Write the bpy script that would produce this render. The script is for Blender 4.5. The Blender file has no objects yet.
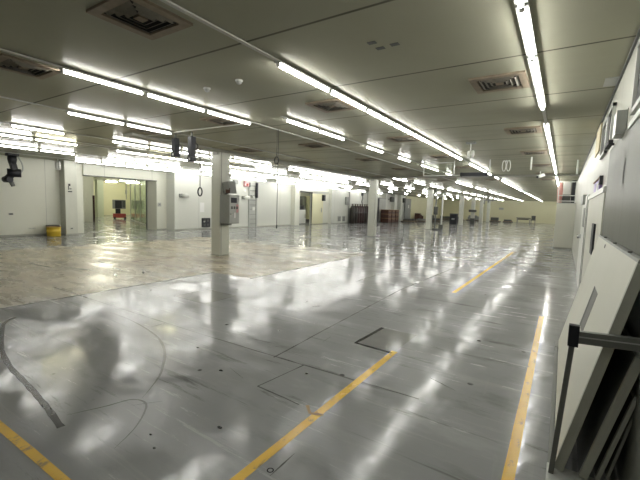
import bpy, bmesh, math, random
from mathutils import Vector, Matrix
random.seed(7)
SC = bpy.context.scene
COL = SC.collection
H = 3.10            # ceiling height
XR = 0.41           # right wall
PI = math.pi

# ------------------------------------------------------------------ helpers
class MB:
    """collects shapes; build() links them as one mesh object"""
    def __init__(self): self.bm = bmesh.new(); self.mi = 0
    def _set(self, faces):
        for f in faces: f.material_index = self.mi
    def box(self, x0, x1, y0, y1, z0, z1, bev=0.0):
        return self.hexa([(x0,y0,z0),(x1,y0,z0),(x1,y1,z0),(x0,y1,z0),(x0,y0,z1),(x1,y0,z1),(x1,y1,z1),(x0,y1,z1)], bev)
    def hexa(self, p, bev=0.0):
        v = [self.bm.verts.new(q) for q in p]
        fs = [self.bm.faces.new([v[i] for i in q]) for q in ((3,2,1,0),(4,5,6,7),(0,1,5,4),(1,2,6,5),(2,3,7,6),(3,0,4,7))]
        self._set(fs)
        if bev > 0:
            es = list({e for f in fs for e in f.edges})
            r = bmesh.ops.bevel(self.bm, geom=es, offset=bev, segments=2, affect='EDGES', profile=0.6)
            self._set(r['faces'])
        return self
    def bar(self, a, b, w, h=None, up=(0,0,1), bev=0.0):
        """rectangular bar from a to b, w across, h along up"""
        h = h or w
        a = Vector(a); b = Vector(b); d = (b-a).normalized(); u = Vector(up)
        if abs(d.dot(u)) > 0.98: u = Vector((0,1,0))
        s = d.cross(u).normalized(); u = s.cross(d).normalized()
        p = []
        for q in (a, b):
            for i, j in ((-1,-1),(1,-1),(1,1),(-1,1)): p.append(q + s*(w/2*i) + u*(h/2*j))
        return self.hexa(p, bev)
    def cyl(self, a, b, r, r2=None, n=12, caps=True):
        a = Vector(a); b = Vector(b); d = (b-a).normalized(); r2 = r if r2 is None else r2
        u = Vector((0,0,1)) if abs(d.z) < 0.9 else Vector((1,0,0))
        s = d.cross(u).normalized(); u = s.cross(d)
        A = []; B = []
        for k in range(n):
            t = 2*PI*k/n; o = s*math.cos(t)+u*math.sin(t)
            A.append(self.bm.verts.new(a+o*r)); B.append(self.bm.verts.new(b+o*r2))
        fs = [self.bm.faces.new((A[k],A[(k+1)%n],B[(k+1)%n],B[k])) for k in range(n)]
        for f in fs: f.smooth = True
        if caps: fs += [self.bm.faces.new(A[::-1]), self.bm.faces.new(B)]
        self._set(fs); return self
    def lathe(self, c, prof, n=20):
        c = Vector(c); rings = []
        for r, z in prof:
            if r < 1e-5: rings.append([self.bm.verts.new(c+Vector((0,0,z)))])
            else: rings.append([self.bm.verts.new(c+Vector((r*math.cos(2*PI*k/n), r*math.sin(2*PI*k/n), z))) for k in range(n)])
        for A, B in zip(rings, rings[1:]):
            for k in range(n):
                if len(A) == 1 and len(B) == 1: continue
                if len(A) == 1: q = (A[0], B[(k+1)%n], B[k])
                elif len(B) == 1: q = (A[k], A[(k+1)%n], B[0])
                else: q = (A[k], A[(k+1)%n], B[(k+1)%n], B[k])
                f = self.bm.faces.new(q); f.smooth = True; f.material_index = self.mi
        return self
    def tube(self, pts, r, n=8):
        pts = [Vector(p) for p in pts]; rings = []
        prev = None
        for i, p in enumerate(pts):
            d = (pts[min(i+1,len(pts)-1)] - pts[max(i-1,0)]).normalized()
            u = prev if prev is not None else (Vector((0,0,1)) if abs(d.z) < 0.9 else Vector((1,0,0)))
            s = d.cross(u).normalized(); u = s.cross(d).normalized(); prev = u
            rings.append([self.bm.verts.new(p+(s*math.cos(2*PI*k/n)+u*math.sin(2*PI*k/n))*r) for k in range(n)])
        for A, B in zip(rings, rings[1:]):
            for k in range(n):
                f = self.bm.faces.new((A[k],A[(k+1)%n],B[(k+1)%n],B[k])); f.smooth = True; f.material_index = self.mi
        for e in (rings[0][::-1], rings[-1]):
            f = self.bm.faces.new(e); f.material_index = self.mi
        return self
    def poly(self, pts, z0, z1):
        A = [self.bm.verts.new((x,y,z0)) for x,y in pts]; B = [self.bm.verts.new((x,y,z1)) for x,y in pts]
        n = len(pts); fs = [self.bm.faces.new(A[::-1]), self.bm.faces.new(B)]
        fs += [self.bm.faces.new((A[k],A[(k+1)%n],B[(k+1)%n],B[k])) for k in range(n)]
        self._set(fs); return self
    def ribbon(self, pts, w, z=0.0015, jit=0.0, taper=False):
        pts = [Vector((p[0],p[1],0)) for p in pts]; prev = None; n = len(pts)
        for i, p in enumerate(pts):
            d = (pts[min(i+1,n-1)]-pts[max(i-1,0)]).normalized(); s = Vector((-d.y,d.x,0))
            ww = w*(1+random.uniform(-jit,jit))/2
            if taper: ww *= max(0.12, math.sin(PI*(i+0.3)/(n-0.4)))
            o = random.uniform(-jit,jit)*w*0.3
            a = self.bm.verts.new(p+s*(ww+o)+Vector((0,0,z))); b = self.bm.verts.new(p-s*(ww-o)+Vector((0,0,z)))
            if prev: self._set([self.bm.faces.new((prev[1],b,a,prev[0]))])
            prev = (a,b)
        return self
    def build(self, name, mats, parent=None):
        me = bpy.data.meshes.new(name)
        bmesh.ops.recalc_face_normals(self.bm, faces=self.bm.faces)
        self.bm.to_mesh(me); self.bm.free()
        for m in (mats if isinstance(mats,(list,tuple)) else [mats]): me.materials.append(m)
        o = bpy.data.objects.new(name, me); COL.objects.link(o)
        if parent is not None: o.parent = parent
        return o

def tag(o, label=None, cat=None, group=None, kind=None):
    if label: o['label'] = label
    if cat: o['category'] = cat
    if group: o['group'] = group
    if kind: o['kind'] = kind
    return o
def thing(name, label, cat, loc=(0,0,0), rz=0.0, group=None):
    o = bpy.data.objects.new(name, None); COL.objects.link(o)
    o.location = loc; o.rotation_euler = (0,0,rz); o.empty_display_size = 0.1
    return tag(o, label, cat, group)
def struct(o, label=None): return tag(o, label, None, None, 'structure')
def dup(root, loc, label=None, group=None):
    r = root.copy(); COL.objects.link(r); r.location = loc
    if label: r['label'] = label
    if group: r['group'] = group
    for ch in list(root.children):
        c = ch.copy(); COL.objects.link(c); c.parent = r
        for g in list(ch.children):
            d = g.copy(); COL.objects.link(d); d.parent = c
    return r
def smooth_path(pts, k=6):
    """Catmull-Rom through points"""
    out = []; P = [Vector(p) for p in pts]; n = len(P)
    for i in range(n-1):
        a,b,c,d = P[max(i-1,0)],P[i],P[i+1],P[min(i+2,n-1)]
        for j in range(k):
            t = j/k
            out.append(0.5*((2*b)+(c-a)*t+(2*a-5*b+4*c-d)*t*t+(3*b-a-3*c+d)*t**3))
    out.append(P[-1]); return out
ONES = ['','first','second','third','fourth','fifth','sixth','seventh','eighth','ninth','tenth','eleventh','twelfth','thirteenth','fourteenth','fifteenth','sixteenth','seventeenth','eighteenth','nineteenth']
def ordw(n):
    if n < 20: return ONES[n]
    t = {2:('twenty','twentieth'),3:('thirty','thirtieth'),4:('forty','fortieth'),5:('fifty','fiftieth')}[n//10]
    return t[1] if n%10 == 0 else t[0]+'-'+ONES[n%10]

# ------------------------------------------------------------------ camera
F = 373.35; YAW, PIT, ROL = 0.575064, 0.0935285, 0.0319784; CH = 1.6
fv = Vector((-math.sin(YAW)*math.cos(PIT), math.cos(YAW)*math.cos(PIT), -math.sin(PIT)))
rv = Vector((math.cos(YAW), math.sin(YAW), 0)); uv = rv.cross(fv)
r2 = math.cos(ROL)*rv + math.sin(ROL)*uv; u2 = -math.sin(ROL)*rv + math.cos(ROL)*uv
cam = bpy.data.cameras.new('camera'); cam.sensor_width = 36; cam.lens = 36*F/640; cam.clip_start = 0.02; cam.clip_end = 300
co = bpy.data.objects.new('camera', cam); COL.objects.link(co)
M = Matrix((r2, u2, -fv)).transposed().to_4x4(); M.translation = Vector((0,0,CH)); co.matrix_world = M
SC.camera = co
def proj(p):
    v = Vector(p)-Vector((0,0,CH)); d = v.dot(fv)
    if d <= 0.02: return None
    return (320+F*v.dot(r2)/d, 240-F*v.dot(u2)/d)
def inframe(p, m=0):
    q = proj(p); return q is not None and -m < q[0] < 640+m and -m < q[1] < 480+m

# ------------------------------------------------------------------ materials
class NT:
    def __init__(self, name):
        self.m = bpy.data.materials.new(name); self.m.use_nodes = True
        self.nt = self.m.node_tree; self.b = self.nt.nodes['Principled BSDF']
        self.tc = None
    def n(self, t, **k):
        o = self.nt.nodes.new(t)
        for a, v in k.items(): setattr(o, a, v)
        return o
    def put(self, sock, v):
        if hasattr(v, 'is_output') or isinstance(v, bpy.types.NodeSocket): self.nt.links.new(v, sock)
        else: sock.default_value = v
    def pos(self):
        if not self.tc: self.tc = self.n('ShaderNodeTexCoord').outputs['Object']
        return self.tc
    def math(self, op, a, b=0.0, c=0.0, clamp=False):
        o = self.n('ShaderNodeMath', operation=op, use_clamp=clamp)
        self.put(o.inputs[0], a); self.put(o.inputs[1], b); self.put(o.inputs[2], c); return o.outputs[0]
    def xyz(self):
        s = self.n('ShaderNodeSeparateXYZ'); self.put(s.inputs[0], self.pos()); return s.outputs
    def noise(self, scale, detail=4, rough=0.55, stretch=(1,1,1), dist=0.0, off=(0,0,0)):
        mp = self.n('ShaderNodeMapping'); self.put(mp.inputs['Vector'], self.pos())
        mp.inputs['Scale'].default_value = stretch; mp.inputs['Location'].default_value = off
        o = self.n('ShaderNodeTexNoise'); self.put(o.inputs['Vector'], mp.outputs[0])
        o.inputs['Scale'].default_value = scale; o.inputs['Detail'].default_value = detail
        o.inputs['Roughness'].default_value = rough; o.inputs['Distortion'].default_value = dist
        return o.outputs['Fac']
    def ss(self, v, lo, hi):
        o = self.n('ShaderNodeMapRange', interpolation_type='SMOOTHSTEP')
        self.put(o.inputs['Value'], v); o.inputs['From Min'].default_value = lo; o.inputs['From Max'].default_value = hi
        o.inputs['To Min'].default_value = 0; o.inputs['To Max'].default_value = 1; return o.outputs[0]
    def lerp(self, v, a, b):
        o = self.n('ShaderNodeMapRange'); self.put(o.inputs['Value'], v)
        o.inputs['To Min'].default_value = a; o.inputs['To Max'].default_value = b; return o.outputs[0]
    def mix(self, f, a, b):
        o = self.n('ShaderNodeMix', data_type='RGBA')
        self.put(o.inputs[0], f); self.put(o.inputs[6], a if not isinstance(a, tuple) else (*a,1)); self.put(o.inputs[7], b if not isinstance(b, tuple) else (*b,1))
        return o.outputs[2]
    def bump(self, h, strength, dist=0.01):
        o = self.n('ShaderNodeBump'); o.inputs['Strength'].default_value = strength; o.inputs['Distance'].default_value = dist
        self.put(o.inputs['Height'], h); self.put(self.b.inputs['Normal'], o.outputs[0]); return o

def mat(name, col, rough=0.5, metal=0.0, var=0.08, scale=6.0, spec=0.5, bump=0.0):
    t = NT(name)
    f = t.noise(scale, 4)
    c2 = tuple(max(0, c*(1-var*2)) for c in col); c1 = tuple(min(1, c*(1+var)) for c in col)
    t.put(t.b.inputs['Base Color'], t.mix(f, c2, c1))
    t.put(t.b.inputs['Roughness'], t.lerp(t.noise(scale*1.7, 3), max(0.03, rough-0.07), min(1, rough+0.07)))
    t.b.inputs['Metallic'].default_value = metal
    t.b.inputs['Specular IOR Level'].default_value = spec
    if bump: t.bump(t.noise(scale*8, 4), bump, 0.004)
    return t.m
def emis(name, col, strength):
    t = NT(name); t.b.inputs['Base Color'].default_value = (0.9,0.9,0.9,1)
    t.b.inputs['Emission Color'].default_value = (*col,1); t.b.inputs['Emission Strength'].default_value = strength
    return t.m

TUBE = 19.0
MT = {}
MT['tube_cool'] = emis('tube_cool', (1.0,0.99,0.95), TUBE)
MT['tube_warm'] = emis('tube_warm', (1.0,0.95,0.66), TUBE)
MT['room_tube'] = emis('room_tube', (1.0,0.97,0.78), TUBE*4.5)
MT['batten'] = mat('batten_paint', (0.52,0.52,0.48), 0.4)
MT['rail'] = mat('rail_paint', (0.50,0.50,0.45), 0.35)
MT['holder'] = mat('lamp_holder_plastic', (0.6,0.6,0.57), 0.4)
MT['column'] = mat('column_paint', (0.60,0.61,0.53), 0.34, var=0.06, scale=2.5)
MT['column_dk'] = mat('column_plate', (0.36,0.36,0.31), 0.5)
MT['white'] = mat('white_paint', (0.74,0.75,0.70), 0.35, var=0.04)
MT['offwhite'] = mat('panel_face_paint', (0.62,0.62,0.54), 0.45, var=0.03, scale=1.5)
MT['pale'] = mat('pale_yellow_paint', (0.74,0.72,0.48), 0.45, var=0.05, scale=1.2)
MT['grey'] = mat('grey_enamel', (0.27,0.28,0.26), 0.4)
MT['ltgrey'] = mat('light_grey_enamel', (0.46,0.47,0.44), 0.4)
MT['dkgrey'] = mat('dark_grey_paint', (0.085,0.09,0.08), 0.5)
MT['slotgrey'] = mat('slot_recess_grey', (0.17,0.17,0.155), 0.5)
MT['steel'] = mat('painted_tube_steel', (0.17,0.175,0.16), 0.42, metal=0.2)
MT['black'] = mat('black_plastic', (0.012,0.013,0.018), 0.45)
MT['blackhole'] = mat('dark_opening', (0.015,0.015,0.013), 0.7)
MT['rubber'] = mat('black_rubber', (0.02,0.02,0.022), 0.6)
MT['yellow'] = mat('yellow_plastic', (0.72,0.50,0.04), 0.4)
MT['red'] = mat('red_paint', (0.35,0.05,0.035), 0.45)
MT['pink'] = mat('pink_plastic', (0.72,0.36,0.32), 0.5)
MT['pinktape'] = mat('pink_tag', (0.62,0.33,0.33), 0.5)
MT['brown'] = mat('brown_crate', (0.085,0.036,0.024), 0.55, var=0.15)
MT['maroon'] = mat('maroon_cylinder_paint', (0.034,0.011,0.009), 0.4, var=0.15)
MT['olivecyl'] = mat('dark_olive_cylinder_paint', (0.022,0.018,0.012), 0.4, var=0.15)
MT['brass'] = mat('brass', (0.12,0.09,0.05), 0.4, metal=0.9)
MT['chrome'] = mat('chrome', (0.6,0.6,0.6), 0.2, metal=1.0)
MT['purple'] = mat('purple_print', (0.36,0.27,0.55), 0.4)
MT['paper'] = mat('paper', (0.78,0.78,0.76), 0.6, var=0.02)
MT['rust'] = mat('rusty_frame', (0.27,0.215,0.15), 0.6, var=0.25, scale=9)
MT['rustlt'] = mat('tan_frame', (0.40,0.32,0.23), 0.6, var=0.2, scale=9)
MT['blade'] = mat('sooty_blade', (0.21,0.19,0.15), 0.6, var=0.3, scale=14)
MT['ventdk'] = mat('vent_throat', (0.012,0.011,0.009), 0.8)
MT['tan'] = mat('tan_foam', (0.50,0.44,0.27), 0.7, var=0.2)
MT['wood'] = mat('bare_wood', (0.35,0.22,0.11), 0.6, var=0.2)
MT['greenwall'] = mat('pale_green_paint', (0.60,0.66,0.48), 0.4, var=0.04)
MT['scuff'] = mat('tyre_mark', (0.035,0.036,0.036), 0.24, var=0.25, scale=7, spec=0.25)
MT['crack'] = mat('joint_line', (0.125,0.125,0.12), 0.22, var=0.3, scale=9, spec=0.25)
MT['blackpaint'] = mat('black_floor_paint', (0.016,0.018,0.018), 0.2, var=0.15, scale=9, spec=0.2)
MT['redmark'] = mat('red_brown_stain', (0.20,0.11,0.075), 0.3, var=0.3, scale=5, spec=0.3)
MT['patch'] = mat('floor_patch_grey', (0.245,0.245,0.235), 0.13, var=0.12, scale=4)

def glass():
    t = NT('clear_sheet'); t.b.inputs['Base Color'].default_value = (0.92,0.97,0.90,1)
    t.b.inputs['Roughness'].default_value = 0.03; t.b.inputs['Transmission Weight'].default_value = 1.0; t.b.inputs['IOR'].default_value = 1.1
    f = t.noise(3, 3); t.put(t.b.inputs['Roughness'], t.lerp(f, 0.02, 0.07))
    return t.m
def greenglass():
    t = NT('green_tinted_glass'); t.b.inputs['Base Color'].default_value = (0.80,0.93,0.74,1)
    t.b.inputs['Transmission Weight'].default_value = 0.85; t.b.inputs['IOR'].default_value = 1.25
    t.put(t.b.inputs['Roughness'], t.lerp(t.noise(2, 3), 0.06, 0.14)); return t.m
MT['clear'] = glass(); MT['gglass'] = greenglass()

def yellow_line():
    t = NT('yellow_floor_paint')
    w = t.ss(t.noise(13, 6, 0.7, (1,0.5,1)), 0.30, 0.46)
    w2 = t.noise(3, 4)
    c = t.mix(w2, (0.66,0.40,0.04), (0.80,0.51,0.07))
    t.put(t.b.inputs['Base Color'], t.mix(w, (0.30,0.23,0.10), c))
    t.put(t.b.inputs['Roughness'], t.lerp(w2, 0.18, 0.32)); return t.m
MT['line'] = yellow_line()

def floor_mat():
    t = NT('worn_epoxy_floor')
    x, y, z = t.xyz()
    # grey epoxy with mottling
    big = t.noise(0.35, 4, 0.55); mid = t.noise(1.7, 6, 0.62, (0.6,1.5,1)); fine = t.noise(14, 6, 0.7)
    g = t.mix(big, (0.245,0.249,0.252), (0.330,0.335,0.338))
    g = t.mix(t.math('MULTIPLY', t.ss(mid, 0.52, 0.70), 0.5), g, (0.38,0.385,0.385))
    g = t.mix(t.math('MULTIPLY', t.ss(mid, 0.46, 0.28), 0.55), g, (0.175,0.177,0.178))
    # straight drag scratches along the length and across
    sc1 = t.ss(t.noise(3.2, 7, 0.72, (0.22,3.6,1), 0.4), 0.55, 0.66)
    sc2 = t.ss(t.noise(2.8, 7, 0.72, (3.8,0.30,1), 0.5, (5,3,0)), 0.57, 0.68)
    dark1 = t.ss(t.noise(2.3, 7, 0.72, (0.30,3.2,1), 0.6, (9,1,0)), 0.57, 0.68)
    g = t.mix(t.math('MULTIPLY', sc1, 0.45), g, (0.36,0.36,0.345))
    g = t.mix(t.math('MULTIPLY', sc2, 0.25), g, (0.36,0.36,0.345))
    g = t.mix(t.math('MULTIPLY', dark1, 0.6), g, (0.075,0.075,0.07))
    # specks
    vo = t.n('ShaderNodeTexVoronoi'); t.put(vo.inputs['Vector'], t.pos()); vo.inputs['Scale'].default_value = 2.6
    sp = t.math('MULTIPLY', t.ss(vo.outputs['Distance'], 0.085, 0.05), t.ss(t.noise(0.9,2,0.5,(1,1,1),0,(2,8,0)), 0.50, 0.56))
    g = t.mix(t.math('MULTIPLY', sp, 0.85), g, (0.03,0.03,0.03))
    # beige worn area where the coating is gone
    wob = t.math('MULTIPLY', t.math('SUBTRACT', t.noise(1.6, 5, 0.6), 0.5), 0.5)
    step = t.math('MULTIPLY', t.ss(y, 5.70, 5.80), 1.1)
    edge = t.math('ADD', t.math('ADD', t.math('MULTIPLY', x, -1.0), -6.55), step)          # >0 left of the edge
    far_soft = t.math('MULTIPLY', t.ss(y, 5.6, 6.5), wob)
    e1 = t.ss(t.math('ADD', edge, far_soft), 0.0, 0.05)
    e2 = t.ss(t.math('ADD', t.math('ADD', x, 13.6), t.math('MULTIPLY', wob, 5.0)), -0.3, 0.6)
    e3 = t.ss(t.math('ADD', t.math('SUBTRACT', 11.3, y), t.math('MULTIPLY', wob, 9.0)), -0.8, 0.8)
    wear = t.ss(t.noise(0.8, 7, 0.66, (0.55,1.6,1), 0.5, (3,7,0)), 0.30, 0.52)
    be = t.math('MULTIPLY', t.math('MULTIPLY', e1, e2), t.math('MULTIPLY', e3, t.lerp(wear, 0.45, 1.0)))
    bn = t.noise(2.2, 7, 0.7, (0.5,1.9,1), 0.4)
    bc = t.mix(t.ss(bn, 0.3, 0.7), (0.33,0.29,0.215), (0.58,0.53,0.41))
    bc = t.mix(t.math('MULTIPLY', t.ss(t.noise(3.1,7,0.72,(0.35,2.6,1),0.6,(1,4,0)),0.60,0.70), 0.75), bc, (0.18,0.16,0.125))
    c = t.mix(be, g, bc)
    # thin light residue further out
    res = t.math('MULTIPLY', t.ss(t.noise(0.5, 7, 0.7, (0.6,1.6,1), 0.6, (4,2,0)), 0.52, 0.66), t.ss(x, -4.5, -7.5))
    c = t.mix(t.math('MULTIPLY', res, 0.30), c, (0.34,0.325,0.285))
    t.put(t.b.inputs['Base Color'], c)
    rr = t.noise(1.5, 8, 0.70, (0.7,1.5,1), 0.5, (6,6,0))
    r = t.lerp(t.ss(rr, 0.42, 0.60), 0.06, 0.24)
    r = t.math('ADD', r, t.math('MULTIPLY', sc1, 0.12))
    r = t.math('ADD', r, t.math('MULTIPLY', be, 0.16))
    t.put(t.b.inputs['Roughness'], r)
    t.b.inputs['Specular IOR Level'].default_value = 0.33
    h = t.math('ADD', t.math('MULTIPLY', t.noise(0.9, 3), 1.0), t.math('MULTIPLY', t.noise(4.0, 3, 0.5, (1,1,1)), 0.30))
    st = t.noise(2.6, 7, 0.7, (0.35,2.8,1), 0.5, (2,5,0))
    h = t.math('ADD', h, t.math('MULTIPLY', st, 0.20))
    t.bump(h, 0.20, 0.03)
    return t.m

def ceiling_mat():
    t = NT('painted_metal_ceiling')
    x, y, z = t.xyz()
    base = t.mix(t.noise(0.8, 5, 0.6), (0.365,0.36,0.275), (0.43,0.425,0.33))
    # seams across the hall every 1.52 m
    fr = t.math('FRACT', t.math('DIVIDE', t.math('ADD', y, 1.52*20-2.66+0.76), 1.52))
    d = t.math('ABSOLUTE', t.math('SUBTRACT', fr, 0.5))
    seam = t.ss(d, 0.0130, 0.0055)
    wob = t.lerp(t.noise(2.0, 4), 0.55, 1.0)
    stain = t.math('MULTIPLY', t.ss(t.noise(0.9, 4, 0.5, (0.5,2.4,1), 0.2), 0.46, 0.82), t.ss(y, 3.0, 9.0))
    c = t.mix(t.math('MULTIPLY', stain, 0.45), base, (0.20,0.19,0.155))
    # every panel reads a touch different
    pn = t.n('ShaderNodeTexWhiteNoise', noise_dimensions='1D')
    t.put(pn.inputs['W'], t.math('FLOOR', t.math('DIVIDE', t.math('ADD', y, 1.52*20-2.66), 1.52)))
    c = t.mix(t.math('MULTIPLY', pn.outputs['Value'], 0.16), c, (0.26,0.255,0.195))
    c = t.mix(t.math('MULTIPLY', seam, wob), c, (0.055,0.055,0.045))
    t.put(t.b.inputs['Base Color'], c)
    t.b.inputs['Roughness'].default_value = 0.22
    t.b.inputs['IOR'].default_value = 1.05
    t.b.inputs['Specular IOR Level'].default_value = 0.5
    t.bump(t.math('ADD', t.noise(0.7, 3), t.math('MULTIPLY', seam, -0.25)), 0.10, 0.03)
    return t.m

def wall_mat(name, a, b, rough=(0.28,0.42), seam=0.0, axis=1, spec=0.5):
    t = NT(name); x, y, z = t.xyz()
    c = t.mix(t.noise(0.7, 5, 0.6, (1,1,0.4)), a, b)
    c = t.mix(t.math('MULTIPLY', t.ss(t.noise(2.5, 6, 0.7, (1,1,0.35)), 0.60, 0.74), 0.22), c, tuple(q*0.72 for q in a))
    if seam:
        fr = t.math('FRACT', t.math('DIVIDE', t.math('ADD', (x,y,z)[axis], 100.0), seam))
        d = t.math('ABSOLUTE', t.math('SUBTRACT', fr, 0.5))
        s = t.ss(d, 0.008, 0.003)
        c = t.mix(t.math('MULTIPLY', s, 0.5), c, tuple(q*0.45 for q in a))
    t.put(t.b.inputs['Base Color'], c)
    t.put(t.b.inputs['Roughness'], t.lerp(t.noise(1.1, 4, 0.6, (1,1,0.3)), *rough))
    t.b.inputs['Specular IOR Level'].default_value = 0.5
    t.b.inputs['IOR'].default_value = 1+spec
    t.bump(t.noise(1.4, 3, 0.5, (1,1,0.35)), 0.10, 0.02)
    return t.m
MT['clad'] = wall_mat('grey_gloss_cladding', (0.165,0.169,0.147), (0.192,0.196,0.172), (0.30,0.42), seam=0.9, spec=0.14)
MT['framegrey'] = mat('panel_frame_grey', (0.40,0.405,0.345), 0.5)
MT['floor'] = floor_mat(); MT['ceiling'] = ceiling_mat()
MT['wall'] = wall_mat('left_wall_paint', (0.66,0.665,0.575), (0.73,0.735,0.64), seam=2.4)
MT['wallwhite'] = wall_mat('bright_wall_paint', (0.60,0.61,0.555), (0.66,0.67,0.61), seam=2.4)
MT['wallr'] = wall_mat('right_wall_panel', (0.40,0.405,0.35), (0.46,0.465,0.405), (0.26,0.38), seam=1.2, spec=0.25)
MT['wallfar'] = wall_mat('far_wall_paint', (0.70,0.68,0.45), (0.76,0.74,0.51))

# ------------------------------------------------------------------ room shell
YB, YF = -3.0, 61.0
floor = struct(MB().box(-42, 0.8, YB, YF+0.3, -0.12, 0).build('floor', MT['floor']), 'glossy worn grey epoxy floor with a beige stripped area on the left')
ceil = struct(MB().box(-18.9, 0.8, YB, YF+0.3, H, H+0.12).build('ceiling', MT['ceiling']), 'olive grey painted metal panel ceiling with cross seams')
def wall(name, b, m, label=None): return struct(MB().box(*b).build(name, m), label)
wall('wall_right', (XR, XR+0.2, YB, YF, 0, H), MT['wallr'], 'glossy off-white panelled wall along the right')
wall('wall_right', (XR-0.012, XR+0.005, YB, 5.6, 0, 2.34), MT['clad'], 'grey glossy cladding on the near part of the right wall')
wall('wall_far', (-19, 0.8, YF, YF+0.2, 0, H), MT['wallfar'], 'pale yellow end wall at the far end of the hall')
wall('wall_back', (-19, 0.8, YB-0.2, YB, 0, H), MT['wall'])
# left side, from near to far
wall('wall_left', (-18.9, -17.95, YB, 7.78, 0, H), MT['wall'], 'off-white wall at the far left of the hall')
wall('wall_left', (-18.9, -18.10, 7.78, 8.30, 0, H), MT['wall'])
wall('wall_left', (-18.9, -18.0, 8.30, 11.85, 2.59, H), MT['wall'])
wall('wall_left', (-18.9, -18.0, 11.85, 12.43, 0, H), MT['wall'])
wall('wall_left', (-18.9, -17.30, 12.43, 22.5, 0, H), MT['wallwhite'], 'white wall behind the nearest column')
wall('wall_left', (-17.5, -16.92, 22.5, 23.1, 0, H), MT['wall'])
wall('wall_left', (-17.5, -17.30, 23.1, 25.3, 2.56, H), MT['wallwhite'])
wall('wall_left', (-17.5, -17.30, 25.3, 27.9, 0, H), MT['wall'])
wall('wall_left', (-18.9, -17.00, 27.9, 46.0, 0, H), MT['wallwhite'], 'white wall behind the tall gas cylinders')
wall('wall_left', (-18.9, -16.9, 46.0, YF, 0, H), MT['pale'])
# piers standing proud of the far left wall
for y0, y1 in ((34.9,35.6),(38.6,39.2),(41.2,41.9),(43.2,43.7)):
    wall('wall_left', (-17.1, -16.55, y0, y1, 0, H), MT['wallwhite'])
# baseboards
def baseboard(x, y0, y1): struct(MB().box(x, x+0.015, y0, y1, 0, 0.06).build('baseboard_left', MT['column_dk']))
baseboard(-17.95, YB, 7.3); baseboard(-18.0, 11.85, 12.43); baseboard(-17.30, 12.43, 22.5); baseboard(-17.30, 25.3, 27.9); baseboard(-17.00, 27.9, 34.9)
struct(MB().box(-18.015, -18.0, 8.28, 11.88, 2.55, 2.60).build('trim_1', MT['dkgrey']), 'dark lintel trim over the wide opening')
struct(MB().box(-18.9, -18.86, 11.80, 11.86, 0, 2.59).build('trim_2', MT['dkgrey']), 'dark edge strip on the far jamb of the wide opening')
struct(MB().box(XR-0.02, XR+0.005, YB, 61, H-0.035, H-0.005).build('trim_3', MT['dkgrey']), 'dark joint where the right wall meets the ceiling')
# downstand beams along the column row and across the hall
struct(MB().box(-8.70, -8.36, 4.9, 17.7, H-0.06, H+0.01).build('trim_4', MT['column_dk']), 'shallow dark beam running over the columns')
struct(MB().box(-8.70, XR, 17.5, 17.7, H-0.06, H+0.01).build('trim_5', MT['column_dk']), 'shallow dark beam crossing the hall')

# room seen through the wide opening
R2 = dict(x0=-36.0, y0=6.0, y1=30.0)
wall('wall_annex_back', (-36.2, -36.0, 5.8, 30, 0, 3.12), MT['pale'], 'pale yellow back wall of the room beyond the wide opening')
wall('wall_annex_near', (-36.2, -18.9, 5.8, 6.0, 0, 3.12), MT['pale'])
wall('wall_annex_far', (-36.2, -18.9, 21.5, 21.7, 0, 3.12), MT['greenwall'])
struct(MB().box(-36.2, -18.9, 5.8, 22, 3.1, 3.22).build('ceiling', MT['wall']))
wall('wall_annex_side', (-26.6, -26.3, 11.0, 12.72, 0, 3.11), MT['wall'], 'short pinkish white wall just inside the wide opening')
struct(MB().box(-26.3, -26.26, 12.64, 12.76, 0, 1.75).build('trim_6', MT['maroon']), 'dark red guard strip on the inner wall edge')
wall('wall_annex_pier', (-33.0, -32.6, 16.05, 16.55, 0, 3.11), MT['greenwall'], 'pale green pier inside the room beyond the opening')
# green-tinted glass partition
gp = thing('glass_partition', 'green-tinted glass partition inside the room beyond the wide opening', 'partition', (-19.3,12.55,0), math.atan2(3.1,-7.3))
L = 9.6
MB().box(0, L, -0.006, 0.006, 0.06, 3.0).build('glass_pane', MT['gglass'], gp)
for k in range(5): MB().box(k*L/4-0.025, k*L/4+0.025, -0.03, 0.03, 0, 3.11).build('mullion', MT['ltgrey'], gp)
MB().box(0, L, -0.03, 0.03, 0, 0.06).build('bottom_rail', MT['ltgrey'], gp)
# room behind the doorway further along
wall('wall_store_back', (-23.2, -23.0, 22, 40, 0, 3.11), MT['wallwhite'])
wall('wall_store_side', (-23, -17.5, 33, 33.2, 0, 3.11), MT['wallwhite'])
wall('wall_store_near', (-23, -18.9, 21.75, 21.95, 0, 3.11), MT['wallwhite'])
struct(MB().box(-23.2, -18.9, 21.7, 33.2, 3.1, 3.22).build('ceiling', MT['wall']))

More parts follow.
